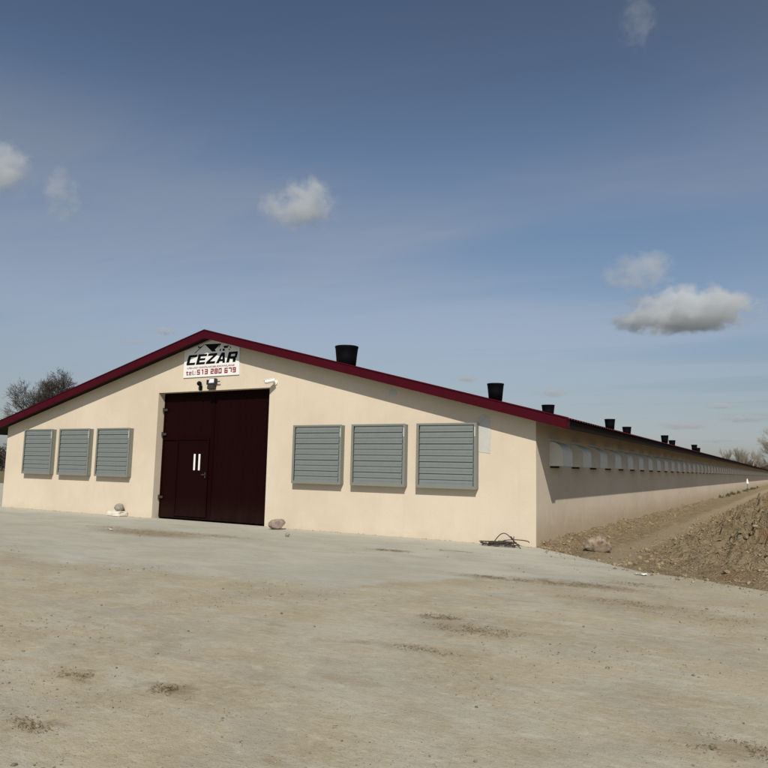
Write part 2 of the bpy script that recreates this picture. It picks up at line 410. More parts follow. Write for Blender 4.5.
EDGE = [(0, 0), (1.2, -1.12), (2.6, -2.5), (3.5, -2.8), (4.45, -3.4), (6, -4.45), (8, -5.8), (12, -8.4), (26, -17.5)]
def edge_y(x):
    for (a, b), (c, d) in zip(EDGE, EDGE[1:]):
        if x <= c: return b + (d - b) * (x - a) / (c - a)
    return EDGE[-1][1]
def sstep(v, a, b):
    u = max(0, min(1, (v - a) / (b - a))); return u * u * (3 - 2 * u)
def soil_h(x, y):
    d = (y - edge_y(x)) * .72
    rise = sstep(d, 0, 2.6)
    mound = sstep(x + .5 * fbm(x * .4, y * .25, 3), 2.0, 4.3) * rise * (1 - .45 * sstep(y, 14, 40)) * (1 - .35 * sstep(x, 9, 16))
    lump = fbm(x * .7, y * .7, 1.7, 4)
    h = .60 * mound * (1 + .45 * lump)
    band = sstep(d, -.05, .35)
    rough = .10 + .75 * mound + .25 * sstep(x, .7, .1)
    rough *= 1 - .75 * sstep(abs(x - 1.85), .5, .2)
    tb = mnoise.turbulence(Vector((x * 2.2, y * 2.2, 4.0)), 4, False) - .5
    rid = 1 - abs(mnoise.noise(Vector((x * 3.1, y * 3.1, 8)))) * 2
    h += band * rough * (.26 * tb + .20 * fbm(x * 5, y * 5, 9, 3) + .18 * rid * rid + .16 * fbm(x * 13, y * 13, 5, 2))
    h += .05 * sstep(x, .55, .0) * band * (1 + fbm(x * 3, y * 1.3, 7)) + .025 * band
    return h - .05 * (1 - sstep(d, -.3, .0))
xs = [-.02 + i * .042 for i in range(215)] + [9.3 + i * .6 for i in range(40)]
ys = [-8 + i * .045 for i in range(466)] + [13 + i * .16 for i in range(120)] + [32.5 + i * 1.0 for i in range(175)]
vs, fs = [], []
xs2 = [x for x in xs]
for y in ys:
    for x in xs2: vs.append((x, y, soil_h(x, y)))
nx = len(xs2)
for j in range(len(ys) - 1):
    for i in range(nx - 1):
        if (ys[j + 1] - edge_y(xs2[i + 1])) < -.35 and (ys[j + 1] - edge_y(xs2[i])) < -.35: continue
        a = j * nx + i; fs.append((a, a + 1, a + nx + 1, a + nx))
soil = pydata('soil_bank', vs, fs, M_SOIL, smooth=True); kind(soil, 'structure')

# ------------------------------------------------------------------ the long livestock building
WL = -19.1; XR = -9.60; L = 160.0
A, H, DS, DF, FH = 5.385, 2.70, .77, .35, .205
SL = (A - H) / (DS - XR)                       # roof slope (right side); left side mirrors it
def ztop(x): return A - SL * abs(x - XR)
XE = XR - (DS - XR)                            # left eave x
house = empty('livestock_building')
tag(house, 'long low cream rendered livestock building with a maroon roof edge and dark double gate', 'building')
SOF = .15                                      # deck thickness under the sheets
DOX0, DOX1, DOH, DOD = -11.68, -7.42, 3.715, .25

bm = bmesh.new()
zt = lambda x: ztop(x) - SOF + .004
T = .3
# front gable pieces, butted round the gate opening
prism(bm, [(WL, -.1), (DOX0, -.1), (DOX0, zt(DOX0)), (WL, zt(WL))], 'y', 0, T)
prism(bm, [(DOX0, DOH), (DOX1, DOH), (DOX1, zt(DOX1)), (XR, zt(XR)), (DOX0, zt(DOX0))], 'y', 0, T)
prism(bm, [(DOX1, -.1), (0, -.1), (0, zt(0)), (DOX1, zt(DOX1))], 'y', 0, T)
bmesh.ops.remove_doubles(bm, verts=bm.verts, dist=1e-5)
box(bm, -T, 0, T, L, -.1, zt(0)); box(bm, WL, WL + T, T, L, -.1, zt(WL))
prism(bm, [(WL, -.1), (0, -.1), (0, zt(0)), (XR, zt(XR)), (WL, zt(WL))], 'y', L, L + T)
obj('wall', bm, M_WALL, house)

# roof deck (timber) and corrugated sheets
bm = bmesh.new()
dk = [(XE + .05, ztop(XE + .05) - .012), (XR, A - .012), (DS - .05, ztop(DS - .05) - .012), (DS - .05, ztop(DS - .05) - SOF - .045), (0.35, ztop(.35) - SOF), (XR, A - SOF), (WL - .35, ztop(WL - .35) - SOF), (XE + .05, ztop(XE + .05) - SOF - .045)]
prism(bm, dk, 'y', -DF + .03, L + .35)
roof_deck = obj('roof', bm, M_DECK, house)
bm = bmesh.new()
pitch = .22; nrib = int((L + .7) / pitch)
prof = []
for k in range(nrib):
    y0 = -DF + k * pitch
    prof += [(y0, .004), (y0 + .10, .004), (y0 + .125, .036), (y0 + .195, .036)]
for sgn in (1, -1):
    xe = DS + .035 if sgn > 0 else XE - .035
    rows = []
    for (xx, zz_) in ((XR, A), (xe, ztop(xe))):
        rows.append([bm.verts.new((xx + sgn * .0, y, zz_ + dz_)) for y, dz_ in prof])
    for i in range(len(prof) - 1):
        bm.faces.new((rows[0][i], rows[0][i + 1], rows[1][i + 1], rows[1][i]))
obj('roof_sheet', bm, M_ROOF, roof_deck)
bm = bmesh.new()   # ridge cap
prism(bm, [(XR - .28, A + .045 - .28 * SL), (XR, A + .05), (XR + .28, A + .045 - .28 * SL), (XR + .28, A + .04 - .28 * SL), (XR, A + .04), (XR - .28, A + .04 - .28 * SL)], 'y', -DF - .01, L + .4)
obj('ridge_cap', bm, M_RED, roof_deck)
# barge boards (two folded lengths), a top lip and a drip lip
for sgn in (1, -1):
    bm = bmesh.new()
    xe = DS if sgn > 0 else XE
    z = lambda x: ztop(x) + .012
    prism(bm, [(XR, z(XR)), (xe, z(xe)), (xe, z(xe) - FH), (XR, z(XR) - FH)], 'y', -DF - .012, -DF + .012)
    prism(bm, [(XR, z(XR) + .032), (xe, z(xe) + .032), (xe, z(xe) + .002), (XR, z(XR) + .002)], 'y', -DF - .026, -DF + .16)
    prism(bm, [(XR, z(XR) - FH - .0), (xe, z(xe) - FH), (xe, z(xe) - FH - .012), (XR, z(XR) - FH - .012)], 'y', -DF - .02, -DF + .05)
    # return flap round the eave corner
    e0, e1 = (xe - .012, xe + .006) if sgn > 0 else (xe - .006, xe + .012)
    box(bm, e0, e1, -DF + .012, -DF + .22, z(xe) - FH, z(xe) - .0)
    bb = obj('barge_board', bm, M_RED, house)
    for f in (.27, .52, .78):
        xj = XR + (xe - XR) * f; w_ = .035
        bm = bmesh.new(); prism(bm, [(xj - w_, z(xj - w_)), (xj + w_, z(xj + w_)), (xj + w_, z(xj + w_) - FH + .003), (xj - w_, z(xj - w_) - FH + .003)], 'y', -DF - .0155, -DF - .0125)
        for q in (.05, .15): tube(bm, [(xj, -DF - .0155, z(xj) - q), (xj, -DF - .021, z(xj) - q)], .008, 6)
        obj('lap_joint', bm, M_RED, bb)
# eave boards along the two long sides
for sgn in (1, -1):
    bm = bmesh.new()
    x0 = DS - .05 if sgn > 0 else XE + .022
    box(bm, x0 + .002, x0 + .026, -DF + .22, L + .35, H - .19, H - .02)
    obj('eave_board', bm, M_DECK, house)

# grey repair patches in the render
def patch(pts):
    bm = bmesh.new(); prism(bm, pts, 'y', -.006, .004); return obj('render_patch', bm, M_PATCH, house)
patch([(-1.38, 2.02), (-1.05, 1.98), (-1.04, 2.4), (-1.07, 2.78), (-1.2, 2.86), (-1.36, 2.80)])
patch([(-3.72, 3.38), (-3.56, 3.34), (-3.47, 3.40), (-3.5, 3.50), (-3.66, 3.53)])
patch([(-16.35, 3.28), (-16.1, 3.26), (-16.05, 3.38), (-16.3, 3.42)])

# gate: two ribbed leaves, the left one with a wicket door
def ribbed(bm, x0, x1, z0, z1, y, pitch=.25):
    n = max(1, round((x1 - x0) / pitch)); w = (x1 - x0) / n
    pts = []
    for k in range(n):
        a = x0 + k * w
        pts += [(a, 0), (a + w * .62, 0), (a + w * .70, -.006), (a + w * .92, -.006)]
    pts.append((x1, 0))
    lo = [bm.verts.new((px, y + d, z0)) for px, d in pts]; hi = [bm.verts.new((px, y + d, z1)) for px, d in pts]
    for i in range(len(pts) - 1): bm.faces.new((lo[i], lo[i + 1], hi[i + 1], hi[i]))
def leaf(x0, x1):
    bm = bmesh.new()
    yb = DOD
    box(bm, x0, x1, yb + .012, yb + .055, .03, DOH - .015)
    fr = .05
    for a, b, c, d in ((x0, x0 + fr, .03, DOH - .015), (x1 - fr, x1, .03, DOH - .015), (x0 + fr, x1 - fr, .03, .09), (x0 + fr, x1 - fr, DOH - .075, DOH - .015)):
        box(bm, a, b, yb - .018, yb + .011, c, d)
    ribbed(bm, x0 + fr, x1 - fr, .09, DOH - .075, yb + .004)
    return obj('gate_leaf', bm, M_GATE, house)
MID = -9.665
lf = leaf(DOX0 + .02, MID - .006)
rf = leaf(MID + .006, DOX1 - .02)
bm = bmesh.new()   # wicket door in the left leaf
yb = DOD - .03
wx0, wx1, wz1 = -11.02, -9.74, 2.36
box(bm, wx0, wx1, yb + .004, yb + .010, .1, wz1)
for a, b, c, d in ((wx0, wx0 + .045, .1, wz1), (wx1 - .045, wx1, .1, wz1), (wx0 + .045, wx1 - .045, .1, .15), (wx0 + .045, wx1 - .045, wz1 - .05, wz1)):
    box(bm, a, b, yb - .02, yb + .003, c, d)
wk = obj('wicket_door', bm, M_GATE, lf)
for a in (-10.315, -10.125):
    bm = bmesh.new()
    box(bm, a, a + .065, yb - .016, yb + .001, 1.43, 1.90, bev=.004)
    obj('window_strip', bm, M_WHITE, lf)
bm = bmesh.new()   # cross rail left of the wicket
box(bm, DOX0 + .075, wx0 - .01, DOD - .034, DOD - .019, 2.31, 2.36)
obj('cross_rail', bm, M_GATE, lf)
bm = bmesh.new()
box(bm, -9.83, -9.80, yb - .05, yb - .021, 1.22, 1.38); box(bm, -9.93, -9.80, yb - .075, yb - .051, 1.30, 1.325)
obj('handle', bm, M_IRON, lf)
for z in (.55, 2.42, 3.15):
    bm = bmesh.new(); tube(bm, [(DOX0 + .03, DOD - .06, z), (DOX0 + .03, DOD - .06, z + .13)], .022); box(bm, DOX0 + .03, DOX0 + .17, DOD - .045, DOD - .02, z + .03, z + .10)
    obj('hinge', bm, M_IRON, lf)
    bm = bmesh.new(); tube(bm, [(DOX1 - .03, DOD - .06, z), (DOX1 - .03, DOD - .06, z + .13)], .022); box(bm, DOX1 - .17, DOX1 - .03, DOD - .045, DOD - .02, z + .03, z + .10)
    obj('hinge', bm, M_IRON, rf)

# fan shutters with gravity louvres
SW, Z0, Z1, PD = 1.50, 1.185, 2.655, .15
def shutter():
    e = None
    bm = bmesh.new()
    fr = .055
    # housing: four sheets standing out of the wall
    box(bm, 0, .02, -PD, .002, Z0, Z1); box(bm, SW - .02, SW, -PD, .002, Z0, Z1)
    box(bm, .02, SW - .02, -PD, .002, Z0, Z0 + .02); box(bm, .02, SW - .02, -PD, .002, Z1 - .02, Z1)
    # front flange
    box(bm, -.012, fr, -PD - .008, -PD - .001, Z0 - .012, Z1 + .012); box(bm, SW - fr, SW + .012, -PD - .008, -PD - .001, Z0 - .012, Z1 + .012)
    box(bm, fr, SW - fr, -PD - .008, -PD - .001, Z0 - .012, Z0 + fr); box(bm, fr, SW - fr, -PD - .008, -PD - .001, Z1 - fr * .6, Z1 + .012)
    fo = obj('shutter', bm, M_ZINC, house)
    bm = bmesh.new(); box(bm, .021, SW - .021, -.05, -.02, Z0 + .021, Z1 - .021); obj('back_panel', bm, M_DARK, fo)
    bm = bmesh.new()
    n = 10; a, b = Z0 + fr + .004, Z1 - fr * .6 - .004; hgt = (b - a) / n
    for k in range(n):
        z = a + k * hgt; j = rnd.uniform(-.006, .006)
        t_ = -PD + .004 + abs(j)
        prism(bm, [(t_ - .010, z - .008), (t_ - .002 + j * .5, z + hgt * .22), (t_ - .003, z + hgt * .5), (t_ + .006, z + hgt * .78), (t_ + .009, z + hgt * 1.02), (t_ + .014, z + hgt * 1.02), (t_ + .011, z + hgt * .78), (t_ + .002, z + hgt * .5), (t_ + .003 + j * .5, z + hgt * .22), (t_ - .004, z - .008)], 'x', fr + .022, SW - fr - .022)
    obj('louvre', bm, M_LOUV, fo)
    for x in (SW - .046,):
        bm = bmesh.new(); box(bm, x, x + .03, -PD - .018, -PD - .009, Z1 - .30, Z1 - .08); obj('bracket', bm, M_TAB, fo)
    return fo
def dup_part(o, parent, loc):
    c = o.copy(); COL.objects.link(c); c.parent = parent
    if loc is not None: c.location = loc
    for ch in list(o.children):
        d = ch.copy(); COL.objects.link(d); d.parent = c
    return c
sh = shutter()
SX = [-17.90, -16.03, -14.17, -6.45, -4.645, -2.83]
sh.location.x = SX[0]
for x in SX[1:]: dup_part(sh, house, (x, 0, 0))

# curved air inlets under the eave of the long side
def inlet():
    Y, D, B, Tp = .80, .30, 1.735, 2.335
    def pf(r): # outline of the hood in x,z
        pts = [(r, B)]
        for k in range(9):
            a = k / 8 * math.pi / 2
            pts.append((r * math.cos(a), B + .30 + (Tp - .05 - B - .30) * math.sin(a)))
        return pts
    bm = bmesh.new()
    o_, i_ = pf(D), pf(D - .012)
    for a in range(len(o_) - 1):   # curved skin
        prism(bm, [o_[a], o_[a + 1], i_[a + 1], i_[a]], 'y', .012, Y - .012)
    bmesh.ops.remove_doubles(bm, verts=bm.verts, dist=1e-5)
    hood = obj('air_inlet', bm, M_HOOD, house)
    for y0 in (0, Y - .012):
        bm = bmesh.new(); prism(bm, [(.0, B)] + pf(D - .004) , 'y', y0, y0 + .012)
        obj('side_plate', bm, M_HOOD, hood)
    bm = bmesh.new()   # wall flange, edge ribs on the hood
    box(bm, .0, .02, -.03, Y + .03, Tp - .03, Tp + .02)
    for y0 in (-.014, Y):
        for a in range(len(o_) - 1):
            p, q = o_[a], o_[a + 1]
            prism(bm, [(p[0] + .008, p[1]), (q[0] + .006, q[1] + .008), (q[0] - .02, q[1] - .012), (p[0] - .02, p[1] - .003)], 'y', y0, y0 + .014)
    obj('flange', bm, M_HOOD, hood)
    bm = bmesh.new(); box(bm, -.02, .006, .05, Y - .05, B - .045, Tp - .08); obj('opening_shade', bm, M_DARK, hood)  # near-black panel paints the dark of the inlet hole; no hole is cut
    return hood
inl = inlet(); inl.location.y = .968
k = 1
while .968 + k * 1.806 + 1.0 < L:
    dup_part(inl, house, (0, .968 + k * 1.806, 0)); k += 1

# black exhaust stacks along the ridge
def stack():
    bm = bmesh.new(); lathe(bm, [(.36, 0), (.405, .5), (.445, .86), (.46, .88), (.46, .93), (.43, .93), (.40, .6), (.33, .3)], 40)
    s = obj('exhaust_stack', bm, M_BLACK, house, True)
    bm = bmesh.new(); lathe(bm, [(.31, -.65), (.31, .02)], 32); obj('duct', bm, M_PIPE, s, True)
    return s
st = stack()
STK = [(XR - .55, 7.9), (XR + .5, 21.1), (XR - .55, 34), (XR + .5, 48.5), (XR - .55, 61), (XR + .5, 78.5), (XR - .55, 92), (XR + .5, 108), (XR - .55, 122)]
for i, (x, y) in enumerate(STK):
    z = 5.36 if i < 4 else 5.46
    if i == 0: st.location = (x, y, z)
    else: dup_part(st, house, (x, y, z))

# ------------------------------------------------------------------ sign over the gate
SY = -.028
sign = empty('company_sign', (0, 0, 0))
tag(sign, 'white company board lettered CEZAR under the roof peak above the gate', 'sign')
bm = bmesh.new()
prism(bm, [(-10.67, 4.12), (-8.52, 4.12), (-8.54, 4.915), (XR, 5.175), (-10.67, 4.925)], 'y', SY, -.003)
obj('board', bm, M_WHITE, sign)
def glyphs(name, polys, m, y=SY):
    """polys are lists of (x, z); each gets its own tiny relief so that no two faces share a plane"""
    bm = bmesh.new()
    for i, p in enumerate(polys): prism(bm, p, 'y', y - .0025 - .0004 * (i % 7), y + .002)
    return obj(name, bm, m, sign)
UP5 = {
 'C': [[(0, .1), (.1, 0), (1, 0), (1, .23), (.33, .23), (.33, .77), (1, .77), (1, 1), (.1, 1), (0, .9)]],
 'E': [[(0, 0), (1, 0), (1, .22), (.33, .22), (.33, .39), (.92, .39), (.92, .60), (.33, .60), (.33, .78), (1, .78), (1, 1), (0, 1)]],
 'Z': [[(0, 0), (1, 0), (1, .23), (.40, .23), (1, .80), (1, 1), (0, 1), (0, .77), (.60, .77), (0, .2)]],
 'A': [[(0, 0), (.33, 0), (.5, .74), (.5, 1), (.33, 1)], [(.73, 0), (1, 0), (.67, 1), (.5, 1), (.5, .74)], [(.30, .17), (.70, .17), (.64, .37), (.36, .37)]],
 'R': [[(0, 0), (.31, 0), (.31, 1), (0, 1)], [(.31, .78), (.74, .78), (.74, .56), (.31, .56), (.31, .34), (.9, .34), (1, .44), (1, .9), (.9, 1), (.31, 1)], [(.70, 0), (1, 0), (.93, .34), (.63, .34)]],
}
x0, x1, z0, z1 = -10.58, -8.60, 4.485, 4.785
cw = .345; gap = (x1 - x0 - .07 - 5 * cw) / 4
polys = []
for i, ch in enumerate('CEZAR'):
    ox = x0 + i * (cw + gap)
    for p in UP5[ch]: polys.append([(ox + u * cw + w * .09, z0 + w * (z1 - z0)) for u, w in p])
glyphs('lettering', polys, M_INK)
def seg7(ch, ox, oz, w, h, t):
    """squared strokes on a seven-segment frame, good for the sign's boxy numerals"""
    sg = {'0': 'abcdef', '1': 'xy', '2': 'abged', '3': 'abgcd', '5': 'afgcd', '6': 'afgedc', '7': 'abc', '8': 'abcdefg', '9': 'abcdfg', 'e': 'abgfed', '4': 'fgbc'}[ch]
    R = {'a': (0, w, h - t, h), 'd': (0, w, 0, t), 'g': (0, w, h / 2 - t / 2, h / 2 + t / 2), 'f': (0, t, h / 2, h - t * .5), 'e': (0, t, t * .5, h / 2), 'b': (w - t, w, h / 2, h - t * .5), 'c': (w - t, w, t * .5, h / 2),
         'x': (w * .5, w * .5 + t, 0, h), 'y': (w * .22, w * .55, h - t * 1.0, h - t * .15)}
    return [[(ox + a, oz + c), (ox + b, oz + c), (ox + b, oz + d), (ox + a, oz + d)] for a, b, c, d in (R[s] for s in sg)]
h = .150; zb = 4.188; polys = []; ox = -10.125; w = .120; st_ = .033
for ch in '513 280 679':
    if ch == ' ': ox += .075; continue
    polys += seg7(ch, ox, zb, w, h, st_); ox += w + .032
glyphs('lettering', polys, M_CRIM)
polys = [[(-10.54, zb), (-10.505, zb), (-10.505, zb + .12), (-10.54, zb + .12)], [(-10.565, zb + .075), (-10.465, zb + .075), (-10.465, zb + .1), (-10.565, zb + .1)], [(-10.505, zb), (-10.465, zb), (-10.465, zb + .025), (-10.505, zb + .025)]]
polys += [[(-10.44, zb), (-10.345, zb), (-10.345, zb + .022), (-10.44, zb + .022)], [(-10.44, zb + .015), (-10.414, zb + .015), (-10.414, zb + .09), (-10.44, zb + .09)], [(-10.44, zb + .08), (-10.345, zb + .08), (-10.345, zb + .102), (-10.44, zb + .102)], [(-10.37, zb + .045), (-10.345, zb + .045), (-10.345, zb + .09), (-10.37, zb + .09)], [(-10.43, zb + .04), (-10.345, zb + .04), (-10.345, zb + .06), (-10.43, zb + .06)]] + [[(-10.31, zb), (-10.28, zb), (-10.28, zb + .13), (-10.31, zb + .13)], [(-10.255, zb), (-10.23, zb), (-10.23, zb + .028), (-10.255, zb + .028)],
          [(-10.21, zb + .01), (-10.185, zb + .01), (-10.185, zb + .036), (-10.21, zb + .036)], [(-10.21, zb + .07), (-10.185, zb + .07), (-10.185, zb + .096), (-10.21, zb + .096)]]
glyphs('lettering', polys, M_DRED)
# small line of text from Blender's own font, turned into a mesh
tc = bpy.data.curves.new('lettering', 'FONT'); tc.body = 'USŁUGI OGÓLNOBUDOWLANE'; tc.size = .1; tc.offset = .0015; tc.shear = .12; tc.extrude = .001
to = bpy.data.objects.new('lettering', tc); COL.objects.link(to)
bpy.context.view_layer.update()
me = bpy.data.meshes.new_from_object(to.evaluated_get(bpy.context.evaluated_depsgraph_get()))
bpy.data.objects.remove(to)
xsv = [v.co.x for v in me.vertices]; ysv = [v.co.y for v in me.vertices]
fx = 1.84 / (max(xsv) - min(xsv)); fz = .066 / (max(ysv) - min(ysv))
for v in me.vertices: v.co = Vector((-10.53 + (v.co.x - min(xsv)) * fx, SY - .002 - v.co.z, 4.372 + (v.co.y - min(ysv)) * fz))
me.materials.clear(); me.materials.append(M_CRIM)
lt = bpy.data.objects.new('lettering', me); COL.objects.link(lt); lt.parent = sign
# roof emblem
def zp(px, py): # emblem sketch units -> board metres
    return (-10.67 + (px - 60) * .0033, 4.12 + (570 - (px - 50) * .061 - py) * .0024)
E1 = [[(178, 268), (190, 268), (300, 160), (290, 160)], [(222, 178), (240, 182), (240, 200), (226, 205)], [(238, 196), (262, 182), (266, 188), (242, 204)],
      [(300, 158), (492, 156), (436, 214), (424, 226), (436, 250), (392, 250)], [(486, 160), (494, 160), (470, 205), (464, 200)], [(482, 222), (496, 218), (494, 244), (480, 246)],
      [(520, 188), (556, 182), (574, 200), (536, 216)], [(512, 220), (536, 218), (540, 244), (516, 246)], [(572, 176), (584, 182), (566, 214), (556, 210)], [(592, 186), (600, 192), (612, 214), (602, 216)], [(582, 228), (600, 224), (596, 236), (584, 238)]]
glyphs('emblem', [[zp(*q) for q in p] for p in E1], M_INK)

# floodlight with its driver box, and the motion sensor beside it
fl = empty('floodlight', (-9.50, 0, 3.855)); tag(fl, 'small floodlight with a pale glass front mounted below the sign', 'light')
bm = bmesh.new(); box(bm, -.13, .13, -.09, -.04, .015, .19, Matrix.Rotation(math.radians(-18), 4, 'X'), bev=.008); obj('housing', bm, M_PIPE, fl)
bm = bmesh.new(); box(bm, -.095, .095, -.101, -.092, .04, .165, Matrix.Rotation(math.radians(-18), 4, 'X')); obj('glass', bm, M_LENS, fl)
bm = bmesh.new(); box(bm, -.12, .13, -.12, -.0, -.115, .0, bev=.01); obj('driver_box', bm, M_IRON, fl)
bm = bmesh.new(); box(bm, .165, .33, -.09, -.07, .08, .105); box(bm, .14, .165, -.12, -.0, .02, .18); box(bm, -.165, -.14, -.1, -.0, .02, .16); obj('bracket', bm, M_IRON, fl)
ms = empty('motion_sensor', (-9.95, 0, 3.83)); tag(ms, 'small black motion sensor fixed left of the floodlight', 'sensor')
bm = bmesh.new(); box(bm, -.05, .05, -.05, 0, -.10, .03, bev=.01); obj('base', bm, M_BLACK, ms)
bm = bmesh.new(); bmesh.ops.create_uvsphere(bm, u_segments=16, v_segments=10, radius=.07, matrix=Matrix.Translation((0, -.09, .09))); obj('sensor_head', bm, M_BLACK, ms, True)
# security camera
cm = empty('security_camera', (-7.24, 0, 3.84)); tag(cm, 'white bullet security camera fixed right of the gate top', 'security camera')
bm = bmesh.new(); tube(bm, [(.02, .002, 0), (.02, -.03, 0)], .065, 20); tube(bm, [(.02, -.03, 0), (.02, -.14, .02)], .022, 12); obj('mount', bm, M_BRACK, cm, False)
bm = bmesh.new()
d = Vector((-.75, -.55, -.22)).normalized(); c0 = Vector((.08, -.13, .05))
tube(bm, [c0, c0 + d * .26], .058, 20); box(bm, -.1, .17, -.052, .052, .05, .062, Matrix.Translation(c0 + d * .12) @ d.to_track_quat('X', 'Z').to_matrix().to_4x4())
obj('body', bm, M_BRACK, cm)
bm = bmesh.new(); tube(bm, [c0 + d * .262, c0 + d * .27], .045, 16); obj('lens', bm, M_BLACK, cm)

# ------------------------------------------------------------------ stones, scrap and wire at the wall
def rock(name, loc, sx, sy, sz, seed, m, rough=.32, sub=3, facet=0.0, bury=0.0):
    bm = bmesh.new(); bmesh.ops.create_icosphere(bm, subdivisions=sub, radius=1)
    for v in bm.verts:
        n = v.co.normalized()
        k = 1 + rough * mnoise.noise(n * 1.1 + Vector((seed, seed * 2.1, 0))) + rough * .4 * mnoise.noise(n * 3.3 + Vector((seed, 0, 5)))
        v.co = Vector((n.x * sx * k, n.y * sy * k, n.z * sz * k))
    if facet:
        rr = random.Random(seed)
        for _ in range(7):
            d = Vector((rr.uniform(-1, 1), rr.uniform(-1, 1), rr.uniform(-.6, 1))).normalized()
            lim = facet * Vector((d.x * sx, d.y * sy, d.z * sz)).length
            for v in bm.verts:
                q = v.co.dot(d)
                if q > lim: v.co -= d * (q - lim) * .9
    zmin = min(v.co.z for v in bm.verts)
    for v in bm.verts: v.co.z -= zmin + bury
    return obj(name, bm, m, None, False, loc)
tag(rock('stone', (-12.92, -.16, .145), .15, .13, .115, 3, M_STONE_G, .2), 'round grey stone resting on a pale block left of the gate', 'stone')
bm = bmesh.new(); box(bm, -.27, .27, -.17, .17, 0, .15, bev=.02)
bmesh.ops.subdivide_edges(bm, edges=bm.edges, cuts=2, use_grid_fill=True)
for v in bm.verts: v.co += Vector((fbm(v.co.x * 9, v.co.y * 9, v.co.z * 9), fbm(v.co.y * 9, v.co.z * 9, 3 + v.co.x * 9), .6 * fbm(v.co.x * 9, 4, v.co.y * 9) * (v.co.z > .05))) * .022
tag(obj('block', bm, M_BLOCK, None, False, (-12.95, -.19, 0)), 'pale chipped block lying under the round stone at the wall foot', 'block')
tag(rock('stone', (-6.66, -.42, 0), .245, .19, .15, 11, M_STONE_R, .22, 3, .72, .012), 'reddish angular stone at the right foot of the gate', 'stone')
tag(rock('stone', (1.28, -.12, .03), .32, .22, .19, 23, M_STONE_B, .3, 3, .62, .05), 'brown boulder half sunk in the soil past the building corner', 'stone')
tag(rock('stone', (-5.3, -1.75, 0), .07, .06, .045, 31, M_STONE_G, .3, 2, .7), 'fist sized grey stone lying alone on the concrete apron', 'stone')
for p, lab, sd in (((2.66, -2.95, .004), 'torn white scrap lying where the concrete meets the soil', 2), ((-9.35, -3.35, .004), 'small white scrap beside the brown straw patch', 5)):
    bm = bmesh.new(); rr = random.Random(sd)
    g = [[bm.verts.new(((i - 2) * .045 + rr.uniform(-.012, .012), (j - 1) * .035 + rr.uniform(-.01, .01), .006 + rr.uniform(0, .035))) for i in range(5)] for j in range(3)]
    for j in range(2):
        for i in range(4): bm.faces.new((g[j][i], g[j][i + 1], g[j + 1][i + 1], g[j + 1][i]))
    o = obj('paper_scrap', bm, M_WHITE, None, True, p); tag(o, lab, 'litter')
    sm = o.modifiers.new('thick', 'SOLIDIFY'); sm.thickness = .003

wt = empty('wire_tangle', (-.62, -.33, 0)); tag(wt, 'tangle of dark wire and scrap iron heaped by the building corner', 'wire')
rr = random.Random(4); bm = bmesh.new()
for k in range(15):
    cx, cy, r = rr.uniform(-.32, .28), rr.uniform(-.14, .14), rr.uniform(.07, .2)
    a0, sp, tl = rr.uniform(0, 6), rr.uniform(2.5, 6), rr.uniform(.05, .35)
    tube(bm, [(cx + r * 1.5 * math.cos(a0 + sp * i / 14), cy + r * .7 * math.sin(a0 + sp * i / 14), .03 + .02 * k / 5 + r * tl * (1 + math.sin(a0 * 2 + sp * i / 14)) * .5) for i in range(15)], rr.uniform(.006, .012), 5)
obj('coil', bm, M_IRON, wt)
bm = bmesh.new(); tube(bm, [(-.2 + .46 * i / 16 , -.05 + .06 * i / 16, .02 + .26 * math.sin(math.pi * (.06 + .9 * i / 16)) + .04 * (i > 12)) for i in range(17)], .011, 6); obj('bent_wire', bm, M_IRON, wt)
bm = bmesh.new(); tube(bm, [(.12, .08, .2), (.46, -.22, .012)], .010, 6); tube(bm, [(.20, .1, .21), (.26, -.1, .03)], .01, 6); obj('rod', bm, M_IRON, wt)
bm = bmesh.new()
for k in range(6):
    Mx = Matrix.Translation((rr.uniform(-.4, .18), rr.uniform(-.12, .1), .045)) @ Matrix.Rotation(rr.uniform(-.5, .5), 4, 'Z') @ Matrix.Rotation(rr.uniform(-.35, .35), 4, 'Y')
    box(bm, -.12, .12, -.03, .03, -.012, .012, Mx)
obj('scrap_plate', bm, M_IRON, wt)

# white topped marker post far along the wall
mk = empty('marker_post', (.62, 64, .05)); tag(mk, 'thin post with a white pointed cap standing far along the side wall', 'post')
bm = bmesh.new(); tube(bm, [(0, 0, -.1), (0, 0, .78)], .022, 10); obj('post', bm, M_PIPE, mk)
bm = bmesh.new(); lathe(bm, [(.13, .78), (.13, .86), (.085, 1.05), (.02, 1.3)], 16); obj('cap', bm, M_WHITE, mk, True)

# ------------------------------------------------------------------ loose ground cover
def scatter_rocks(name, spots, m, seed):
    rr = random.Random(seed); vs, fs = [], []
    bm = bmesh.new(); bmesh.ops.create_icosphere(bm, subdivisions=1, radius=1)
    bv = [v.co.copy() for v in bm.verts]; bm.verts.index_update(); bf = [[v.index for v in f.verts] for f in bm.faces]; bm.free()
    for (x, y, z, s) in spots:
        o = len(vs); R = Matrix.Rotation(rr.uniform(0, 6.3), 3, 'Z'); sx, sy, sz = rr.uniform(.7, 1.3), rr.uniform(.7, 1.2), rr.uniform(.45, .85)
        for v in bv:
            q = R @ Vector((v.x * sx, v.y * sy, v.z * sz)) * s * rr.uniform(.78, 1.2)
            vs.append((x + q.x, y + q.y, z + q.z))
        fs += [[i + o for i in f] for f in bf]
    return kind(pydata(name, vs, fs, m), 'stuff')
rr = random.Random(21); spots = []
while len(spots) < 14000:
    x, y = rr.uniform(2.0, 8.5), rr.uniform(-4.5, 22)
    if y < edge_y(x) - .15: continue
    if mnoise.noise(Vector((x * .9, y * .9, 2))) + .35 * rr.uniform(-1, 1) < -.05 and x < 8: continue
    s = .008 + .058 * rr.random() ** 8
    spots.append((x, y, soil_h(x, y) + s * .25, s))
